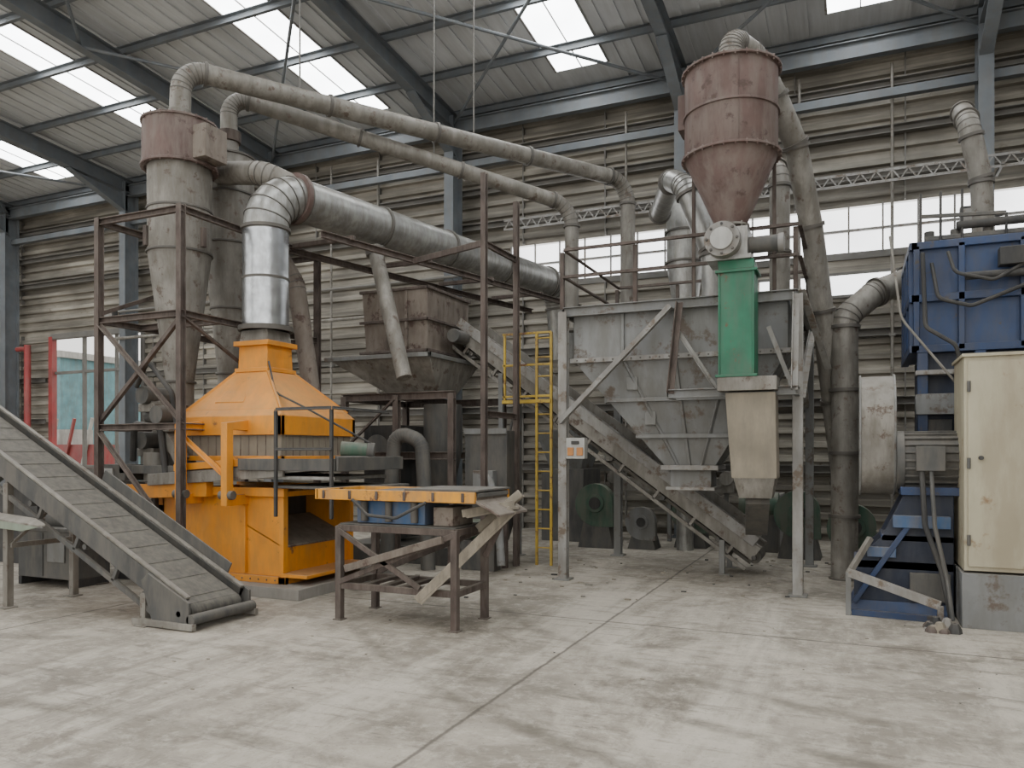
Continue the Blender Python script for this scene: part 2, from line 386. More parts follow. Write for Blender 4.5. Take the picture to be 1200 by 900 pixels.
b,A,d,u,nrm=conveyor(5.13,5.80,-5.52,.19,-11.2,3.02,[-5.98,-7.95,-9.6],darkg,belt,galvd,h=.19,cleat=.3,topm=galvd)
b.beam(A+V(0,5.84,.12)+u*.2,A+u*2.2+V(0,5.84,.14),rect(.02,.22),darkg)
b.ext([A+V(.1,5.08,.06),A+V(.1,5.08,-.14),A+V(-.35,5.08,-.14),A+u*.55+V(0,5.08,-.02),A+u*.45+V(0,5.08,.1)],(0,.03,0),darkg)
b.ext([A+V(.1,5.83,.06),A+V(.1,5.83,-.14),A+V(-.35,5.83,-.14),A+u*.55+V(0,5.83,-.02),A+u*.45+V(0,5.83,.1)],(0,.03,0),darkg)
b.beam((-5.35,5.08,.04),(-6.1,5.08,.04),rect(.05,.06),galvd);b.beam((-5.35,5.86,.04),(-6.1,5.86,.04),rect(.05,.06),galvd)
b.cyl((-5.4,5.08,.1),(-5.4,5.86,.1),.05,darkg)
b.box(-9.3,-8.9,4.95,5.1,1.35,1.7,darkg)
b.done(.003)
b,A,d,u,nrm=conveyor(10.35,10.95,-1.15,.28,-5.48,3.42,[-1.55,-4.75],galvd,belt,grey,h=.2,topm=lgrey)
b.beam(A+V(0,10.31,.16),A+d+V(0,10.31,.16),rect(.015,.14),lgrey)
b.beam(A+V(0,10.99,.18),A+d+V(0,10.99,.18),rect(.015,.2),galvd)
b.cyl(A+d+V(.1,9.95,-.1),A+d+V(.1,10.3,-.1),.1,darkg)
b.done(.003)

# ------------------------------------------------------------ cyclones
c1=S(-4.28,9.9,0)
b=MB('cyclone_separator')
b.lathe(c1,[(.02,5.80),(.45,5.80),(.45,5.24),(.39,5.24)],brown)
b.lathe(c1,[(.39,5.26),(.385,4.15),(.17,2.5),(.17,2.2),(0,2.2)],galvd)
for z,rr in((5.8,.47),(5.24,.47),(4.15,.405),(4.7,.4),(3.3,.30),(2.5,.2)): b.ringz(c1,rr,z,seam if z<5.2 else brown,bolts=20 if z>5.2 else 0)
b.cyl(c1+V(0,0,5.8),c1+V(0,0,6.0),.14,galvd)
b.box(c1.x+.2,c1.x+.62,c1.y-.18,c1.y+.18,5.27,5.68,rustbox)
b.box(c1.x-.22,c1.x+.22,c1.y-.2,c1.y+.2,1.95,2.2,galvd);b.cyl(c1+V(-.2,-.3,2.07),c1+V(.2,-.3,2.07),.1,darkg)
b.frus((c1.x-.12,c1.x+.12,c1.y-.12,c1.y+.12),1.3,(c1.x-.18,c1.x+.18,c1.y-.18,c1.y+.18),1.95,galvd)
for a in range(3): b.beam(c1+V(.4*math.cos(a*2.1),.4*math.sin(a*2.1),4.45),c1+V(.4*math.cos(a*2.1),.4*math.sin(a*2.1),4.2),rect(.06,.06),rusty)
b.done(.004)
c2=S(-3.98,10.8,0)
b=MB('cyclone_separator')
b.lathe(c2,[(.02,5.72),(.34,5.72),(.34,4.5),(.15,2.7),(.15,2.3),(0,2.3)],galvd)
for z,rr in((5.72,.36),(5.2,.36),(4.5,.36),(3.6,.26),(2.7,.18)): b.ringz(c2,rr,z,seam)
b.cyl(c2+V(0,0,5.7),c2+V(0,0,5.95),.13,galvd);b.cyl(c2+V(0,0,5.95),c2+V(0,0,6.1),.16,rusty)
b.box(c2.x-.18,c2.x+.18,c2.y-.18,c2.y+.18,2.05,2.3,galvd);b.cyl(c2+V(0,0,2.05),c2+V(0,0,1.3),.12,galvd)
b.done(.004)
b=MB('cyclone_support_frame')
px=[-8.4,-7.05];qy=[6.5,8.95];Lw=.075
for x in px:
    for y in qy: b.beam((x,y,0),(x,y,4.45),Ip(Lw,Lw+.01,.012),rusty);b.box(x-.08,x+.08,y-.08,y+.08,0,.015,rusty)
for z in(4.4,3.2,1.9):
    for y in qy: b.beam((px[0],y,z),(px[1],y,z),Cp(.05,.08),rusty)
    for x in px: b.beam((x,qy[0],z),(x,qy[1],z),Cp(.05,.08),rusty)
b.beam((px[0],qy[0],3.15),(px[1],qy[0],1.95),Lp(.05),rusty);b.beam((px[1],qy[0],3.15),(px[0],qy[0],1.95),Lp(.05),rusty)
b.beam((px[0],qy[0],1.85),(px[1],qy[0],.5),Lp(.05),rusty)
b.beam((px[1],qy[0],3.15),(px[1],qy[1],1.95),Lp(.05),rusty)
b.beam((px[0],qy[1],4.35),(px[0],qy[0],3.25),Lp(.05),rusty)
b.beam((px[0],7.1,3.2),(px[1],7.1,3.2),Cp(.05,.08),rusty)
b.done(.003)
b=MB('rotary_airlock_feeder')
for (x,y,z) in((-7.95,6.85,2.3),(-7.6,6.75,2.05),(-8.15,7.0,1.75)):
    b.cyl((x,y-.12,z),(x,y+.25,z),.11,darkg);b.box(x-.14,x+.14,y-.05,y+.2,z-.2,z-.1,galvd)
b.beam((-8.0,6.9,2.3),(-7.3,6.75,1.5),rect(.14,.12),galvd)
b.cyl((-7.9,6.9,1.6),(-7.9,6.9,1.1),.14,galvd);b.box(-8.3,-7.2,6.7,7.15,1.34,1.44,darkg)
b.tube([V(-8.3,6.9,1.5),V(-8.1,6.75,1.95),V(-7.6,6.7,1.9),V(-7.5,6.7,1.3)],.04,dark,seg=10,fil=.1)
b.tube([V(-8.0,6.7,2.4),V(-7.7,6.6,2.7),V(-7.3,6.6,2.3),V(-7.25,6.7,1.5)],.03,dark,seg=10,fil=.1)
b.done(.003)

b=MB('overhead_pneumatic_pipe')
b.tube([S(-4.28,9.9,5.95),S(-4.26,9.9,6.55),S(2.05,13.6,6.40),S(2.05,13.6,3.9)],.13,galvd,fil=.42,n=7,fl=1.55)
for X,Y in((-2.95,10.68),(-.6,12.05)): b.cyl(S(X,Y,6.4),S(X,Y,8.9),.012,girtm,seg=8)
b.done(0)
b=MB('overhead_pneumatic_pipe')
b.tube([S(-3.98,10.8,6.05),S(-3.98,10.8,6.62),S(.98,12.6,5.64),S(.98,12.6,3.6)],.115,galvd,fil=.4,n=7,fl=1.5)
b.cyl(S(-1.2,11.81,6.1),S(-1.2,11.81,8.9),.012,girtm,seg=8)
b.done(0)
DX,DQ=-6.7,7.5
b=MB('dust_extraction_duct')
b.tube([V(DX,DQ,3.12),V(DX,DQ,4.88),V(-5.2,13.9,4.80),V(-5.15,14.1,3.4)],.275,galv,seg=36,fil=.5,n=6,fl=1.25,flr=1.1)
b.cyl((DX,DQ,3.16),(DX,DQ,3.74),.28,bright,seg=36);b.cyl((DX,DQ,3.76),(DX,DQ,4.34),.279,bright,seg=36)
b.cyl((DX,DQ,3.1),(DX,DQ,3.16),.33,seam,seg=36);b.cyl((DX,DQ,3.735),(DX,DQ,3.765),.287,seam,seg=36)
b.cyl((-6.61,7.9,4.875),(-6.60,7.96,4.875),.33,brown,seg=36)
b.tube([S(-3.98,10.45,5.4),S(-3.2,9.9,5.2),V(-6.45,8.1,4.95)],.15,galvd,fil=.3)
b.done(0)
b=MB('duct_support_gantry')
for o in(-.55,.45):
    b.beam((-6.6+o,7.9,4.36),(-5.2+o,13.9,4.36),Cp(.05,.09),rusty)
for t_ in(.12,.35,.58,.8): 
    x=-6.6+1.4*t_;y=7.6+6.3*t_;b.beam((x-.55,y,4.41),(x+.45,y,4.41),rect(.06,.06),rusty)
pA=S(-.36,9.9,0);pB=S(.06,10.8,0)
b.beam(pA,pA+V(0,0,5.2),Ip(.07,.08,.012),rusty);b.beam(pB,pB+V(0,0,5.12),Ip(.07,.08,.012),rusty)
b.beam(pA+V(0,0,4.3),pB+V(0,0,4.3),Cp(.04,.08),rusty);b.beam(pA+V(0,0,4.3),(-6.0,9.6,4.35),Cp(.04,.08),rusty)
b.beam(pA+V(0,0,2.1),pB+V(0,0,2.1),Cp(.04,.08),rusty)
b.done(.003)
b=MB('inclined_drop_pipe');b.tube([S(-1.95,10.9,4.5),S(-1.45,10.35,2.6)],.105,galvd);b.cyl(S(-1.93,10.9,4.4),S(-1.95,10.9,4.5),.14,seam);b.done(0)
b=MB('inclined_drop_pipe');b.tube([S(-3.2,10.6,4.3),S(-2.95,10.5,3.9),S(-2.7,10.35,2.4)],.12,rustbox,fil=.4);b.done(0)

# ------------------------------------------------------------ orange machine
b=MB('gravity_separator_machine')
o=orange
b.box(-7.55,-5.45,6.6,8.5,0,.12,conc2)
q0,q1=6.84,8.12
b.ext([(-6.95,q0,.2),(-5.87,q0,.2),(-5.87,q0,1.16),(-7.72,q0,1.16),(-7.72,q0,.85)],(0,.03,0),o)
b.ext([(-6.95,q1,.2),(-5.87,q1,.2),(-5.87,q1,1.16),(-7.72,q1,1.16),(-7.72,q1,.85)],(0,-.03,0),o)
b.ext([(-6.95,q0,.2),(-6.95,q1,.2),(-7.72,q1,.85),(-7.72,q0,.85)],(.03,0,.01),o)
b.box(-7.72,-7.69,q0,q1,.85,1.16,o)
b.box(-5.9,-5.87,q0,q1,.2,.52,o);b.box(-5.9,-5.84,q0-.02,q0+.06,.2,1.16,o);b.box(-5.9,-5.84,q1-.06,q1+.02,.2,1.16,o)
b.box(-5.9,-5.84,q0,q1,1.10,1.16,o);b.ext([(-5.86,q0,.52),(-5.86,q1,.52),(-6.5,q1,.8),(-6.5,q0,.8)],(0,0,.02),rustbox)
b.box(-6.6,-6.55,q0+.03,q1-.03,.3,1.1,dark)
b.box(-7.1,-5.8,6.8,6.86,.12,.2,o);b.box(-7.1,-5.8,8.1,8.16,.12,.2,o);b.box(-5.9,-5.8,6.8,8.16,.12,.2,o)
b.box(-7.75,-5.8,6.78,6.85,1.1,1.2,o);b.box(-7.75,-5.8,8.1,8.18,1.1,1.2,o)
b.box(-6.42,-6.38,6.8,6.84,.22,1.1,o)
b.ext([(-5.87,6.8,.2),(-5.5,6.8,.2),(-5.5,6.8,.24),(-5.87,6.8,.24)],(0,1.3,0),o)
for i in range(9): b.cyl((-6.9+.12*i,6.79,.16),(-6.9+.12*i,6.8,.16),.012,seam,seg=6)
b.ext([(-7.75,6.68,1.24),(-5.3,6.68,1.40),(-5.3,6.68,1.46),(-7.75,6.68,1.30)],(0,1.6,0),galv)
b.ext([(-7.75,6.64,1.20),(-5.7,6.64,1.33),(-5.7,6.64,1.47),(-7.75,6.64,1.34)],(0,.04,0),galvd)
b.ext([(-7.3,6.62,1.38),(-5.75,6.62,1.48),(-5.75,6.62,1.56),(-7.3,6.62,1.46)],(0,.05,0),o)
b.box(-6.3,-4.95,6.62,7.85,1.49,1.52,galv);b.box(-6.3,-4.95,6.6,6.63,1.40,1.53,darkg);b.box(-4.97,-4.93,6.6,7.87,1.40,1.55,darkg)
b.box(-6.2,-5.05,6.7,7.7,1.30,1.34,galv);b.box(-5.9,-4.8,6.72,7.8,1.2,1.23,darkg)
b.box(-7.42,-5.92,6.88,8.18,1.55,1.86,canvas)
for z0,z1 in((1.5,1.56),(1.80,2.02)):
    b.box(-7.47,-5.88,6.83,6.89,z0,z1,o);b.box(-7.47,-5.88,8.17,8.23,z0,z1,o);b.box(-7.47,-7.41,6.83,8.23,z0,z1,o);b.box(-5.94,-5.88,6.83,8.23,z0,z1,o)
for i in range(12): b.box(-7.4+i*.125,-7.39+i*.125,6.872,6.885,1.56,1.80,rustbox)
for i in range(10): b.box(-5.925,-5.912,6.95+i*.12,6.96+i*.12,1.56,1.80,rustbox)
b.frus((-7.47,-5.88,6.83,8.23),2.02,(-7.40,-5.95,6.9,8.16),2.10,o)
b.frus((-7.40,-5.95,6.9,8.16),2.10,(-6.93,-6.47,7.27,7.73),2.60,o)
n0=[(-7.40,6.9,2.10),(-5.95,6.9,2.10),(-5.95,8.16,2.10),(-7.40,8.16,2.10)];n1=[(-6.93,7.27,2.6),(-6.47,7.27,2.6),(-6.47,7.73,2.6),(-6.93,7.73,2.6)]
for a,c in zip(n0,n1): b.beam(a,c,rect(.03,.03),o)
b.frus((-6.93,-6.47,7.27,7.73),2.60,(-6.92,-6.48,7.28,7.72),2.93,o)
b.box(-6.97,-6.43,7.23,7.77,2.90,2.96,o);b.box(-6.96,-6.44,7.24,7.76,2.58,2.63,o)
b.frus((-6.92,-6.48,7.28,7.72),2.96,(-6.9,-6.5,7.3,7.7),3.12,galvd)
b.ext([(-7.0,6.98,2.18),(-6.55,6.98,2.18),(-6.6,7.1,2.33),(-6.95,7.1,2.33)],(0,-.02,.015),o)
for x in(-7.15,-6.45):
    b.ext([(x,6.5,1.0),(x,6.84,1.0),(x,6.84,1.12),(x,6.60,1.12),(x,6.60,1.85),(x,6.84,1.85),(x,6.84,1.97),(x,6.5,1.93)],(.09,0,0),o)
    b.cyl((x-.05,6.55,1.12),(x+.14,6.55,1.12),.05,darkg);b.cyl((x+.04,6.56,1.2),(x+.04,6.56,1.42),.05,seam)
b.beam((-7.1,6.6,1.75),(-6.45,6.6,1.3),Lp(.05),o)
b.beam((-8.15,6.74,1.12),(-6.85,6.74,1.17),rect(.12,.17),o);b.cyl((-8.2,6.74,1.1),(-8.1,6.74,1.1),.11,o);b.cyl((-8.14,6.7,1.02),(-8.14,6.7,.86),.1,galv)
b.box(-7.95,-7.7,6.9,7.8,.95,1.12,o)
for x in(-5.72,-4.98): b.beam((x,6.56,.9),(x,6.56,2.05),Lp(.035),dark)
b.beam((-5.72,6.56,2.05),(-4.98,6.56,2.05),Lp(.035),dark);b.beam((-5.72,6.56,1.62),(-4.98,6.56,1.62),Lp(.03),dark);b.beam((-4.98,6.56,2.05),(-4.98,7.6,2.05),Lp(.035),dark)
b.cyl((-5.3,7.15,1.64),(-5.05,7.3,1.62),.085,dgreen);b.cyl((-5.05,7.3,1.62),(-4.98,7.34,1.61),.095,darkg);b.box(-5.35,-5.0,7.1,7.4,1.52,1.56,darkg)
b.tube([V(-6.45,7.27,2.7),V(-6.2,7.1,2.3),V(-5.6,6.9,2.1),V(-5.0,7.3,1.7)],.012,dark,seg=8)
b.done(.004)

# ------------------------------------------------------------ steel table
b=MB('steel_work_stand')
x0,x1,y0,y1=-4.5,-3.25,6.05,6.65
for x in(x0,x1):
    for y in(y0,y1): b.beam((x,y,0),(x,y,.9),rect(.065,.065),rusty);b.box(x-.05,x+.05,y-.05,y+.05,0,.01,rusty)
for z in(.33,.88):
    for y in(y0,y1): b.beam((x0,y,z),(x1,y,z),rect(.05,.06),rusty)
    for x in(x0,x1): b.beam((x,y0,z),(x,y1,z),rect(.05,.06),rusty)
b.beam((x0,y0-.02,.36),(x1,y0-.02,.86),rect(.03,.05),rusty);b.beam((x0,y0-.02,.86),(x1-.35,y0-.02,.36),rect(.03,.05),rusty)
b.beam((x0,y1,.36),(x1,y1,.86),rect(.03,.05),rusty)
for i in range(4): b.beam((x0+.3+.2*i,y0,.35),(x0+.3+.2*i,y1,.35),rect(.07,.03),rusty)
b.box(x0,x1,y0,y1,.91,.925,darkg)
b.beam((x0+.1,y0-.05,.5),(x1-.1,y0-.05,.82),rect(.04,.07),rustbox)
b.done(.004)
b=MB('vibrating_screen_tray')
b.box(-4.35,-3.6,6.12,6.58,.93,1.14,blue2);b.box(-3.5,-3.3,6.1,6.5,.93,1.1,rustbox)
for x in(-4.25,-3.98,-3.7): b.cyl((x,6.1,.95),(x,6.1,1.14),.035,seam)
b.box(-4.72,-3.02,5.98,6.02,1.15,1.25,yellow);b.box(-4.72,-3.02,6.67,6.72,1.15,1.25,yellow);b.box(-4.74,-4.70,5.98,6.72,1.15,1.25,yellow)
b.box(-4.72,-3.02,6.02,6.67,1.17,1.2,rustbox)
b.box(-4.2,-3.0,6.03,6.66,1.2,1.24,darkg);b.box(-3.75,-3.0,6.0,6.7,1.25,1.27,darkg)
for i in range(6): b.box(-4.65+.3*i,-4.62+.3*i,5.97,5.98,1.16,1.24,rusty)
b.ext([(-3.02,6.0,1.15),(-2.8,6.0,1.04),(-2.8,6.0,1.06),(-3.02,6.0,1.18)],(0,.65,0),rustbox)
b.tube([V(-4.3,5.97,1.16),V(-4.1,5.93,1.02),V(-3.8,5.93,1.0),V(-3.5,5.97,1.15)],.015,dark,seg=8,fil=.1)
b.done(.004)
b=MB('discharge_chute')
for (a,c,w) in((S(-.82,6.85,.26),S(.02,7.0,1.06),.13),(S(-.42,6.95,1.02),S(.05,7.05,1.1),.14),(S(-.3,7.2,.86),S(.1,7.1,1.2),.11)):
    b.beam(a,c,rect(w,.025),wood)
    b.beam(a+V(0,-w/2,.03),c+V(0,-w/2,.03),rect(.02,.07),wood)
b.beam(S(-.25,7.0,.65),S(-.05,7.0,1.05),rect(.04,.06),rusty)
b.done(.003)

# ------------------------------------------------------------ middle hopper machine
b=MB('scrap_feed_hopper')
b.frus((-6.65,-5.6,9.6,10.8),2.95,(-6.7,-5.58,9.55,10.85),3.98,rustbox)
for i in range(3):
    z=3.05+.45*i;b.box(-6.73,-5.55,9.52,9.56,z,z+.04,rusty);b.box(-5.58,-5.54,9.52,10.85,z,z+.04,rusty)
for x in(-6.3,-5.95): b.box(x,x+.04,9.53,9.6,2.95,4.0,rustbox)
b.frus((-6.3,-5.55,9.8,10.3),2.42,(-7.15,-5.4,9.3,10.9),2.98,galvd)
b.box(-7.18,-5.38,9.27,9.32,2.94,3.0,grey);b.box(-5.41,-5.38,9.27,10.9,2.94,3.0,grey)
for x in(-6.9,-6.0,-5.1):
    for y in(9.4,11.1): b.beam((x,y,0),(x,y,2.42),Ip(.09,.09,.014),rusty)
for z in(2.4,1.55):
    for y in(9.4,11.1): b.beam((-6.95,y,z),(-5.05,y,z),Cp(.06,.11),rusty)
    for x in(-6.9,-6.0): b.beam((x,9.4,z),(x,11.1,z),Cp(.05,.1),rusty)
b.beam((-6.9,9.38,1.6),(-6.0,9.38,2.35),Lp(.05),rusty)
b.lathe(V(-5.55,9.95,0),[(0,2.3),(.28,2.3),(.28,1.6),(.2,1.2),(.2,.5),(0,.5)],darkg)
b.box(-6.7,-6.1,9.6,10.6,1.0,2.0,dark);b.frus((-6.6,-6.2,9.7,10.4),.3,(-6.75,-6.05,9.6,10.6),1.0,darkg)
b.cyl((-6.75,10.0,1.7),(-6.4,9.5,1.7),.16,darkg)
b.box(-7.0,-5.0,9.5,10.9,0,.25,darkg)
b.done(.004)
b=MB('shredder_discharge_unit')
b.box(-5.0,-4.35,9.6,10.05,.9,1.9,darkg);b.box(-5.0,-4.35,9.56,9.6,1.85,1.93,grey);b.frus((-4.95,-4.5,9.7,10.0),.35,(-5.0,-4.35,9.6,10.05),.9,darkg)
for x in(-4.98,-4.37):
    for y in(9.62,10.03): b.beam((x,y,0),(x,y,.9),Lp(.07),rusty)
b.tube([V(-4.6,9.5,1.3),V(-4.35,9.3,.9),V(-4.25,9.2,.1)],.055,grey);b.box(-4.8,-4.5,9.45,9.6,1.0,1.35,grey)
b.cyl((-4.85,9.4,.55),(-4.5,9.4,.55),.14,dgreen);b.box(-4.9,-4.4,9.3,9.5,0,.4,darkg)
b.done(.004)
b=MB('duct_stub_bend');b.tube([V(-5.95,9.05,0),V(-5.8,9.05,1.9),V(-5.4,9.1,1.75),V(-5.3,9.1,0)],.1,darkg,fil=.2);b.done(0)

b=MB('yellow_access_ladder')
for x in(-4.12,-3.9): b.beam((x,10.12,0),(x,10.12,3.3),rect(.035,.035),yell2)
z=.25
while z<3.3: b.cyl((-4.12,10.12,z),(-3.9,10.12,z),.011,yell2,seg=8);z+=.27
for x in(-4.62,-4.39): b.beam((x,10.12,2.35),(x,10.12,3.3),rect(.03,.03),yell2)
for z in(2.4,2.85,3.3): b.beam((-4.65,10.12,z),(-3.9,10.12,z),rect(.03,.03),yell2)
b.box(-4.65,-3.9,10.08,10.2,2.3,2.35,yell2)
b.done(.002)
b=MB('control_panel_box')
b.box(-3.27,-3.03,9.0,9.12,1.52,1.78,white);b.box(-3.25,-3.17,8.985,9.0,1.56,1.66,signo);b.box(-3.13,-3.05,8.985,9.0,1.56,1.66,signo);b.box(-3.2,-3.1,8.985,9.0,1.7,1.74,dark)
b.box(-3.36,-3.03,9.12,9.14,1.62,1.68,grey);b.done(.003)

# ------------------------------------------------------------ big hopper and frame
X0,X1,Y0,Y1=-3.34,-.57,9.1,11.55
b=MB('storage_hopper')
hx0,hx1,hy0,hy1=-3.24,-.68,9.2,10.25
b.frus((hx0,hx1,hy0,hy1),2.75,(hx0,hx1,hy0,hy1),3.38,grey)
b.frus((-2.15,-1.55,9.55,10.05),1.42,(hx0,hx1,hy0,hy1),2.75,grey)
b.frus((-2.1,-1.6,9.6,10.0),1.15,(-2.1,-1.6,9.6,10.0),1.42,grey)
b.box(-2.2,-1.5,9.5,10.1,1.38,1.44,lgrey);b.box(-2.15,-1.55,9.55,10.05,1.13,1.17,lgrey)
for z in(2.72,3.36): b.box(hx0-.04,hx1+.04,hy0-.05,hy0,z,z+.06,lgrey);b.box(hx0-.05,hx0,hy0,hy1,z,z+.06,lgrey)
def taper(z):
    t=(z-1.42)/(2.75-1.42);return (-2.15+t*(hx0+2.15),-1.55+t*(hx1+1.55),9.55+t*(hy0-9.55))
for z in(1.8,2.25): 
    a,c,y=taper(z);b.beam((a,y-.02,z),(c,y-.02,z),rect(.05,.05),grey);b.beam((a-.02,y,z),(a-.02,10.1,z),rect(.05,.05),grey)
for t_ in(.25,.5,.75):
    b.beam((hx0+t_*(hx1-hx0),hy0-.01,2.75),(-2.15+t_*.6,9.54,1.44),rect(.04,.03),grey)
    b.box(hx0+t_*(hx1-hx0)-.02,hx0+t_*(hx1-hx0)+.02,hy0-.03,hy0,2.75,3.36,grey)
for i in range(22):
    for z in(2.69,3.33): b.cyl((hx0+.06+i*.116,hy0-.06,z+.06),(hx0+.06+i*.116,hy0-.045,z+.06),.012,seam,seg=6)
for (x,z) in((-2.5,2.45),(-2.3,2.02)):
    y=taper(z)[2];b.box(x-.07,x+.07,y-.03,y+.02,z-.08,z+.08,grey)
b.done(.004)
b=MB('hopper_support_frame')
for x in(X0,X1):
    for y in(Y0,Y1): b.beam((x,y,0),(x,y,3.36),Ip(.11,.11,.016),lgrey if y==Y0 else grey);b.box(x-.1,x+.1,y-.1,y+.1,0,.02,grey)
for y in(Y0,Y1): b.beam((X0,y,3.36),(X1,y,3.36),Cp(.06,.12),grey)
for x in(X0,X1): b.beam((x,Y0,3.36),(x,Y1,3.36),Cp(.06,.12),grey)
b.beam((X0,Y0-.06,1.95),(-1.95,Y0-.06,3.3),Lp(.08),lgrey)
b.beam((X1,Y0,2.2),(X1,Y1,3.3),Lp(.08),lgrey);b.beam((X1,Y1,2.2),(X1,Y0,3.3),Lp(.08),lgrey)
b.beam((X1,Y0-.02,3.4),(X1+.25,Y0+.9,2.6),Lp(.08),lgrey)
b.beam((-1.95,8.78,2.27),(X1,8.78,2.27),Cp(.05,.1),grey);b.beam((-1.95,8.78,2.27),(-1.95,Y0,2.27),Cp(.05,.1),grey);b.beam((X1,8.78,2.27),(X1,Y0,2.27),Cp(.05,.1),grey)
b.beam((-1.95,8.8,2.27),(-1.9,Y0-.03,3.36),Lp(.07),rusty);b.beam((X1-.05,8.8,2.27),(X1-.05,Y0-.03,3.36),Lp(.07),lgrey)
b.beam((-1.9,Y0-.08,3.0),(-1.45,Y0-.08,2.3),Lp(.05),lgrey);b.beam((-.65,Y0-.08,2.32),(-.9,Y0-.08,3.0),Lp(.05),lgrey)
for x in(X0,-2.4,X1):
    b.beam((x,Y0,3.4),(x,Y0,4.12),Lp(.05),rusty);b.beam((x,Y1,3.4),(x,Y1,4.12),Lp(.05),rusty)
for z in(3.78,4.12):
    for y in(Y0,Y1): b.beam((X0,y,z),(X1,y,z),Lp(.045),rusty)
    for x in(X0,X1): b.beam((x,Y0,z),(x,Y1,z),Lp(.045),rusty)
b.box(X0,X1,10.35,Y1,3.38,3.41,darkg)
b.done(.003)

# right cyclone
c3=V(-1.25,8.8,0)
b=MB('cyclone_separator')
b.lathe(c3,[(.02,5.92),(.18,5.92),(.48,5.82),(.5,5.82),(.5,4.86),(.15,4.08),(0,4.08)],brown,seg=40)
for z,rr,n_ in((5.8,.54,28),(5.33,.52,0),(4.86,.54,28),(4.1,.2,8)): b.ringz(c3,rr,z,brown if z>4.2 else galvd,h=.025,bolts=n_)
for i in range(4):
    t_=2*math.pi*i/4+.3;b.beam(c3+V(.505*math.cos(t_),.505*math.sin(t_),4.88),c3+V(.505*math.cos(t_),.505*math.sin(t_),5.8),rect(.008,.008),brown)
b.box(c3.x-.60,c3.x-.2,c3.y+.05,c3.y+.35,5.3,5.7,brown)
b.box(c3.x-.2,c3.x+.2,c3.y-.18,c3.y+.2,3.74,4.06,galv)
b.cyl((c3.x-.05,c3.y-.34,3.9),(c3.x-.05,c3.y+.2,3.9),.19,lgrey);b.cyl((c3.x-.05,c3.y-.37,3.9),(c3.x-.05,c3.y-.34,3.9),.12,white)
for i in range(8):
    t_=math.pi/4*i;b.cyl((c3.x-.05+.16*math.cos(t_),c3.y-.36,3.9+.16*math.sin(t_)),(c3.x-.05+.16*math.cos(t_),c3.y-.34,3.9+.16*math.sin(t_)),.016,darkg,seg=6)
b.cyl((c3.x+.2,c3.y,3.88),(c3.x+.5,c3.y,3.88),.09,darkg);b.cyl((c3.x+.5,c3.y,3.88),(c3.x+.56,c3.y,3.88),.1,lgrey)
b.box(c3.x-.24,c3.x+.24,c3.y-.2,c3.y+.24,3.70,3.75,galv)
for sx in(-.45,.45):
    b.beam((c3.x+sx,9.1,3.4),(c3.x+sx,9.1,4.95),Lp(.04),rusty);b.beam((c3.x+sx,9.1,4.9),(c3.x+sx*.8,8.95,4.9),rect(.04,.04),rusty)
b.done(.003)
b=MB('green_drop_chute')
gx=-1.17
b.frus((gx-.19,gx+.19,8.62,8.98),2.42,(gx-.19,gx+.19,8.62,8.98),3.6,green)
b.frus((gx-.19,gx+.19,8.62,8.98),3.6,(gx-.2,gx+.18,8.64,8.96),3.7,green)
for z in(2.42,3.56): b.box(gx-.22,gx+.22,8.59,9.01,z,z+.03,green)
for xx in(gx-.19,gx+.17): b.box(xx,xx+.02,8.605,8.62,2.45,3.56,green)
b.frus((gx-.05,gx+.42,8.62,8.96),1.32,(gx-.12,gx+.4,8.64,8.98),2.25,canvas)
b.box(gx-.2,gx+.42,8.6,9.0,2.27,2.42,galvd)
b.frus((gx+.02,gx+.36,8.7,8.95),1.1,(gx-.03,gx+.4,8.62,8.96),1.32,galvd)
b.beam((gx+.2,8.83,1.12),(gx+.1,9.6,.7),rect(.25,.2),darkg)
b.done(.003)
b=MB('cyclone_inlet_duct')
b.tube([V(c3.x,c3.y,5.9),V(c3.x,c3.y,6.2),S(2.78,8.85,6.18),S(3.1,9.05,5.8),S(3.42,9.25,5.3),S(3.7,9.5,4.4),S(3.94,9.75,3.4),S(4.18,10.0,2.26),S(4.35,10.1,1.2),S(4.35,10.15,.9)],.135,galvd,fil=.16,n=8,fl=.9)
b.done(0)
b=MB('hopper_inlet_duct')
b.tube([S(2.35,12.2,5.4),S(2.2,10.6,5.35),S(2.28,10.1,5.1),S(2.6,9.95,4.2),S(2.62,9.95,3.38)],.15,galv,fil=.25,fl=.8)
b.done(0)
c4=S(2.84,12.6,0)
b=MB('dust_collector_drum');b.lathe(c4,[(0,5.75),(.3,5.75),(.3,4.7),(.14,3.6),(.14,0),(0,0)],galv);b.ringz(c4,.33,5.7,seam);b.ringz(c4,.33,4.7,seam);b.ringz(c4,.33,5.2,seam)
b.done(0)
b=MB('vertical_vent_pipe');b.tube([S(3.66,10.5,3.42),S(3.66,10.5,5.4),S(3.55,11.2,6.1),S(3.3,14.1,6.4)],.135,galvd,fil=.4,fl=.8);b.done(0)
b=MB('vertical_vent_pipe');b.tube([S(6.1,9.9,3.8),S(6.05,9.9,5.1),S(5.88,9.9,5.85),S(6.1,10.4,6.2)],.13,galvd,fil=.3,fl=.7);b.cyl(S(6.1,9.9,4.32),S(6.1,9.9,4.4),.2,seam);b.done(0)
b=MB('curved_suction_duct');b.tube([S(4.2,9.7,.0),S(4.2,9.7,3.3),S(4.6,9.75,3.62),S(5.1,9.9,3.82)],.16,galvd,fil=.25,fl=.75);b.done(0)

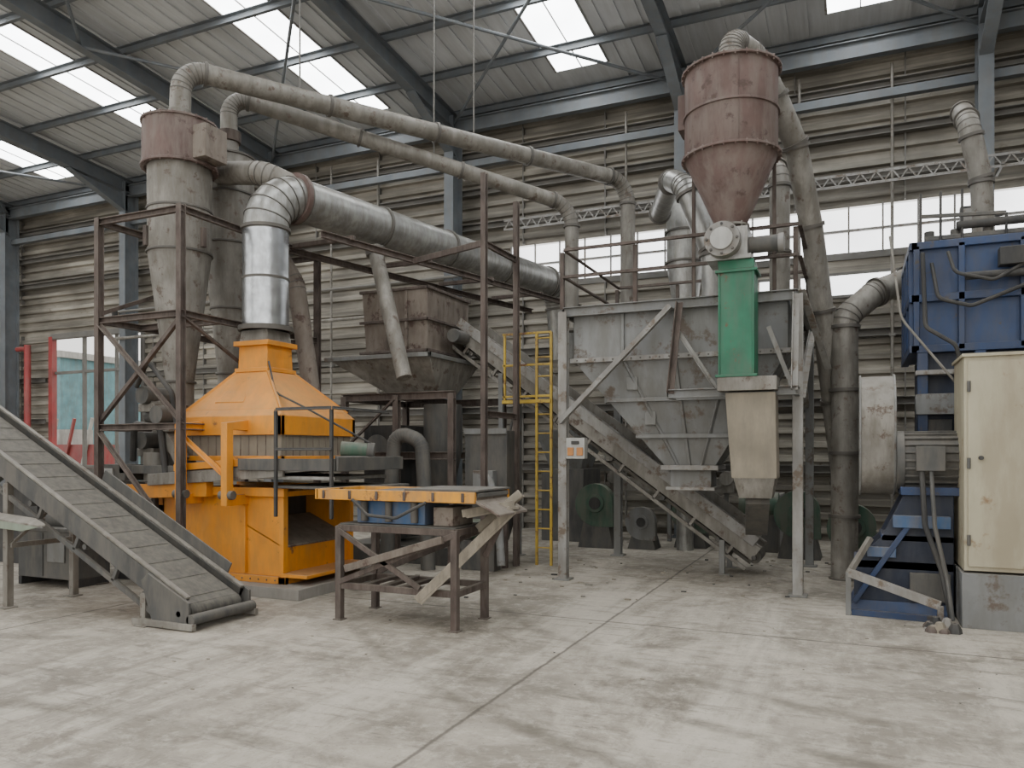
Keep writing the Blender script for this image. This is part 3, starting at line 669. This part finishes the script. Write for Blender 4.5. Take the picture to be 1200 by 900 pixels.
def fan(c,r,m):
    b=MB('centrifugal_fan');c=Vector(c)
    pts=[];n=28
    for i in range(n+1):
        t_=math.pi*1.5*i/n;rr=r*(.85+.3*i/n);pts.append((c.x+rr*math.cos(t_),c.y-r*.28,c.z+rr*math.sin(t_)))
    pts.append((c.x+r*.9,c.y-r*.28,c.z-r*1.15));
    b.ext(pts,(0,r*.56,0),m)
    b.cyl(c+V(0,-r*.42,0),c+V(0,-r*.28,0),r*.45,m);b.cyl(c+V(0,-r*.44,0),c+V(0,-r*.42,0),r*.3,dark)
    b.cyl(c+V(0,r*.28,0),c+V(0,r*1.3,0),r*.33,darkg)
    b.frus((c.x-r*.9,c.x+r*.9,c.y-r*.3,c.y+r*1.3),0,(c.x-r*.5,c.x+r*.5,c.y-r*.25,c.y+r*1.2),c.z-r*.35,darkg)
    b.done(.003)
fan((-3.95,12.4,.75),.34,dgreen);fan((-.75,12.3,.7),.34,dgreen);fan((-.0,11.3,.6),.32,dgreen)
fan((-2.5,13.0,.6),.3,dgreen);fan((-3.2,12.5,.45),.26,grey)

b=MB('granulator_unit')
b.box(-5.2,-4.4,13.0,14.0,0,1.3,darkg);b.frus((-5.1,-4.5,13.2,13.8),1.3,(-5.3,-4.3,12.9,14.1),2.0,grey)
b.box(-1.7,-1.1,13.2,14.2,0,.9,grey);b.cyl((-1.7,13.0,.75),(-1.1,13.0,.75),.2,dgreen);b.box(-1.7,-1.1,12.85,13.2,0,.6,darkg)
b.box(-4.1,-1.9,13.6,13.9,.9,1.15,galvd)
for x in(-4.0,-3.0,-2.0): b.beam((x,13.75,0),(x,13.75,1.0),Lp(.07),grey);b.cyl((x,13.5,1.15),(x,13.9,1.15),.12,galvd)
b.done(.004)

# ------------------------------------------------------------ right blue machine + cabinet
b=MB('electrical_cabinet')
b.box(.92,2.2,8.1,8.85,.52,2.47,beige);b.box(.95,2.2,8.08,8.1,.56,2.43,beige)
b.box(.9,2.22,8.06,8.88,0,.5,grey);b.box(.9,2.22,8.07,8.87,2.47,2.5,beige)
b.box(1.62,1.625,8.07,8.085,.56,2.43,dark);b.box(1.5,1.54,8.04,8.08,1.45,1.6,darkg);b.cyl((1.05,8.04,1.55),(1.05,8.08,1.55),.02,dark)
for z in(.8,1.5,2.2): b.cyl((.955,8.07,z-.05),(.955,8.07,z+.05),.015,darkg,seg=8)
b.done(.008)
b=MB('industrial_baler_press')
bx=.6
b.box(bx,2.9,9.3,10.7,2.68,3.8,blue)
for z in(2.66,3.2,3.76): b.box(bx-.04,2.94,9.24,9.32,z,z+.08,blue);b.box(bx-.06,bx+.02,9.24,10.74,z,z+.08,blue)
for x in(bx-.02,1.0,1.55,2.1,2.65): b.box(x,x+.06,9.24,9.3,2.68,3.8,blue)
for y in(9.3,9.75,10.2,10.64): b.box(bx-.06,bx,y,y+.06,2.68,3.8,blue)
b.box(bx+.08,2.9,9.35,10.6,.0,2.66,dblue)
for x in(bx+.02,1.15): b.box(x,x+.1,9.25,9.36,0,2.68,blue)
b.box(bx,2.9,9.22,9.36,2.0,2.22,grey);b.box(bx,2.9,9.2,9.36,1.55,1.66,blue);b.box(bx,1.0,9.2,9.36,2.42,2.47,lgrey);b.box(bx+.1,.95,9.3,9.36,1.7,1.95,darkg)
for x in(.75,1.0,1.3,1.7): b.cyl((x,9.5,3.8),(x,9.5,4.0),.05,darkg)
b.box(bx+.1,2.8,9.4,9.5,3.88,3.93,darkg)
for x in(.66,.85,1.05,1.45,1.8): b.beam((x,9.4,3.84),(x,9.4,4.4 if x<1.3 else 4.1),rect(.025,.025),dark)
b.beam((.66,9.4,4.15),(1.45,9.4,4.1),rect(.03,.04),darkg);b.cyl((1.0,9.42,4.02),(2.0,9.42,4.02),.045,dark)
b.tube([V(.75,9.22,3.6),V(.8,9.1,3.2),V(1.1,9.1,3.1),V(1.6,9.15,3.3),V(2.0,9.2,3.5)],.02,dark,seg=8,fil=.1)
b.tube([V(.66,9.15,3.7),V(.68,9.05,2.9),V(.95,9.0,2.7),V(1.05,9.1,2.3)],.022,dark,seg=8,fil=.1)
b.tube([V(.9,9.2,3.7),V(.95,9.08,3.45),V(1.3,9.1,3.35),V(1.9,9.2,3.7)],.018,dark,seg=8,fil=.1)
b.tube([V(.35,9.1,3.9),V(.45,9.0,3.0),V(.95,8.95,2.3)],.013,galvd,seg=8)
b.cyl((1.05,9.16,3.42),(1.9,9.16,3.42),.04,dark);b.box(1.35,1.6,9.1,9.25,3.5,3.68,dark)
b.done(.005)
b=MB('belt_drive_motor_unit')
def stadium(x,yc,z0,z1,r,n=14):
    pts=[]
    for i in range(n+1): t_=math.pi*i/n;pts.append((x,yc+r*math.cos(t_),z1+r*math.sin(t_)))
    for i in range(n+1): t_=math.pi+math.pi*i/n;pts.append((x,yc+r*.85*math.cos(t_),z0+r*.85*math.sin(t_)))
    return pts
b.ext(stadium(.06,8.98,1.52,1.98,.42),(.32,0,0),galvd);b.ext(stadium(.05,8.98,1.52,1.98,.44),(.02,0,0),grey);b.ext(stadium(.37,8.98,1.52,1.98,.44),(.02,0,0),grey)
b.cyl((.44,8.72,1.52),(1.02,8.72,1.52),.27,darkg,seg=28);b.cyl((.39,8.72,1.52),(.46,8.72,1.52),.295,darkg,seg=28);b.cyl((.98,8.72,1.52),(1.06,8.72,1.52),.29,darkg,seg=28)
for i in range(22):
    t_=2*math.pi*i/22;b.beam(V(.46,8.72+.27*math.cos(t_),1.52+.27*math.sin(t_)),V(.98,8.72+.27*math.cos(t_),1.52+.27*math.sin(t_)),rect(.018,.05),darkg,up=(0,math.cos(t_),math.sin(t_)))
b.box(.55,.8,8.36,8.5,1.42,1.66,darkg);b.box(.42,.98,8.45,9.0,1.18,1.26,blue)
b.frus((-.05,.88,8.45,9.25),0,(.0,.88,8.5,9.2),.12,blue)
b.ext([(.0,8.5,.12),(.88,8.5,.12),(.88,8.5,1.18),(.45,8.5,1.18),(.25,8.5,.75),(.0,8.5,.5)],(0,.06,0),dblue)
b.ext([(.0,9.1,.12),(.88,9.1,.12),(.88,9.1,1.18),(.45,9.1,1.18),(.25,9.1,.75),(.0,9.1,.5)],(0,.06,0),dblue)
b.box(0,.88,8.5,9.15,.44,.52,blue);b.box(.25,.88,8.5,9.15,.72,.78,blue);b.box(.35,.85,8.42,8.5,.86,.98,blue2)
b.box(.12,.38,8.44,8.5,.56,.66,blue2);b.beam((.0,8.46,.1),(.5,8.46,.9),rect(.05,.05),blue)
b.cyl((.1,8.75,.3),(.8,8.75,.3),.12,darkg);b.box(.5,.85,8.45,8.55,.15,.42,darkg)
b.tube([V(.6,8.4,1.42),V(.62,8.3,.9),V(.75,8.25,.5),V(.83,8.2,.05)],.025,dark,seg=8,fil=.1);b.tube([V(.68,8.4,1.42),V(.7,8.28,.9),V(.8,8.22,.4),V(.83,8.1,.05)],.02,darkg,seg=8,fil=.1)
b.done(.004)
b=MB('fallen_guard_rail')
b.beam((-.05,8.25,.42),(.72,7.98,.2),rect(.05,.08),lgrey);b.beam((-.05,8.25,.0),(-.05,8.25,.42),rect(.05,.05),grey);b.beam((-.02,8.28,.03),(.8,8.2,.03),rect(.06,.06),blue)
b.beam((.72,7.98,0),(.72,7.98,.2),rect(.05,.05),grey)
b.beam((-.05,8.25,.4),(.15,8.42,.75),rect(.05,.05),galvd);b.done(.003)
b=MB('rag_pile')
for i in range(16):
    a=V(.76+random.uniform(-.14,.1),7.85+random.uniform(-.1,.12),.0);hh=random.uniform(.04,.13);b.lathe(a,[(0,hh),(.03,hh*.9),(.055,hh*.4),(.06,0)],[canvas,dark,lgrey,rusty][i%4],seg=6)
b.done(0)

# ------------------------------------------------------------ left-hand clutter
b=MB('drive_gearbox_cabinet')
b.box(-9.3,-8.35,6.1,6.6,.1,.66,darkg);b.box(-9.33,-8.32,6.07,6.63,.66,.70,darkg);b.box(-8.85,-8.84,6.09,6.1,.12,.64,dark)
for x in(-9.3,-8.41): b.box(x,x+.06,6.1,6.6,0,.1,dark)
b.cyl((-9.0,6.35,.78),(-8.6,6.35,.78),.12,darkg);b.box(-8.75,-8.45,6.08,6.1,.3,.55,grey)
b.done(.005)
b=MB('machine_side_frame')
for x in(-9.9,-8.6,-7.75): b.beam((x,6.75,0),(x,6.75,1.25),Lp(.06),dark)
b.beam((-9.9,6.75,1.2),(-7.8,6.75,1.2),Cp(.05,.1),darkg);b.beam((-9.9,6.75,.7),(-7.8,6.75,.7),Cp(.05,.08),rusty);b.beam((-9.9,6.75,.7),(-8.6,6.75,1.2),Lp(.05),rusty)
b.box(-8.6,-8.2,6.7,7.0,1.25,1.45,darkg);b.box(-8.55,-8.4,6.68,6.7,1.3,1.4,white)
b.box(-9.8,-8.7,6.8,7.1,.2,1.0,dark);b.box(-8.55,-7.95,6.85,7.1,0,1.0,dark);b.box(-11.5,-9.9,7.2,8.2,0,1.1,dark)
b.beam((-11.4,7.0,1.1),(-10.2,7.0,1.7),rect(.1,.1),darkg)
b.done(.003)
b=MB('metal_chute_tip')
b.ext([(-9.3,4.9,1.02),(-7.26,4.95,.87),(-7.2,4.99,.88),(-7.4,5.03,.93),(-9.3,5.03,1.06)],(0,0,.02),galvd)
b.ext([(-9.3,4.9,.92),(-7.5,4.95,.82),(-7.26,4.95,.87),(-9.3,4.9,1.04)],(0,.02,0),palegreen)
for x in(-9.2,-8.5): b.beam((x,4.97,0),(x,4.97,.9),Lp(.05),darkg)
b.done(.003)
for x,y,z in((-17.9,14.1,5.0),(-8.05,14.1,5.6),(1.75,14.1,5.2)):
    b=MB('wall_floodlight');b.box(x-.2,x+.2,y,y+.15,z,z+.32,dark);b.box(x-.16,x+.16,y-.01,y,z+.04,z+.28,lgrey);b.beam((x+.38,y+.1,z+.15),(x+.38,QW-.1,z+.3),rect(.04,.04),dark);b.beam((x,y+.1,z+.15),(x+.39,y+.1,z+.15),rect(.04,.04),dark);b.done(.005)
for x in(-16.2,-11.2,-9.9,-4.1,-.9,.6,2.6):
    b=MB('conduit_riser');b.cyl((x,QW-.27,.3),(x,QW-.27,8.3),.025,galvd,seg=10);b.box(x-.05,x+.05,QW-.3,QW-.23,3.6,3.65,girtm);b.done(0)
b=MB('horizontal_wall_conduit')
b.cyl((-17.9,QW-.73,4.6),(-7.6,QW-.73,4.6),.04,galvd,seg=10);b.cyl((-17.9,QW-.73,5.3),(-7.6,QW-.73,5.3),.03,girtm,seg=10)
b.done(0)
b=MB('red_standpipe');b.cyl((-21.85,14.6,0),(-21.85,14.6,4.7),.09,red);b.cyl((-22.3,14.6,4.6),(-21.85,14.6,4.6),.07,red);b.done(0)
b=MB('scrap_on_floor')
for i in range(170):
    X=random.uniform(-2.6,5.2);Y=random.uniform(8.3,11.8) if i<120 else random.uniform(4.5,8);p=S(X,Y,0)
    a=random.uniform(.012,.035) if i<120 else random.uniform(.006,.013);b.box(p.x,p.x+a*random.uniform(1,2.5),p.y,p.y+a,0,a*.5,random.choice([canvas,dark,galvd,wood]))
b.done(0)
# outside
b=MB('outdoor_shed');b.box(-37,-33.6,24,30,-.03,6.0,lblue);b.box(-37.2,-33.4,23.8,30.2,6,6.3,white)
for i in range(8): b.box(-37+i*.42,-36.95+i*.42,23.96,24,0,6,white)
b.done(0)
b=MB('farm_trailer')
b.box(-31.5,-26.5,20.2,21.6,1.0,1.9,red);b.box(-31.6,-26.4,20.1,21.7,.8,1.0,darkg);b.box(-30,-28,20.4,21.4,1.9,2.5,white)
for x in(-30.8,-28.6,-27.2): b.cyl((x,20.0,.5),(x,20.25,.5),.5,dark);b.cyl((x,21.5,.5),(x,21.75,.5),.5,dark)
for i in range(5): b.beam((-31+i,20.15,1.0),(-30.4+i,20.15,2.9),rect(.1,.08),[white,red][i%2])
b.done(0)
b=MB('outdoor_fence')
for i in range(30): b.box(-46+i,-45.9+i,31,31.08,-.03,3,girtm)
for i in range(4): b.box(-46,-16,31,31.06,.4+.7*i,.5+.7*i,girtm)
b.done(0)

# ------------------------------------------------------------ light + camera
w=bpy.data.worlds.new('world');bpy.context.scene.world=w;w.use_nodes=True
bg=w.node_tree.nodes['Background'];bg.inputs[0].default_value=(1,.98,.94,1);bg.inputs[1].default_value=1.75
cam=bpy.data.cameras.new('camera');cam.lens=27;cam.sensor_width=36;cam.shift_y=.0667;cam.clip_end=300
co=bpy.data.objects.new('camera',cam);co.location=(0,0,1.6);co.rotation_euler=(math.radians(90),0,TH)
bpy.context.scene.collection.objects.link(co);bpy.context.scene.camera=co
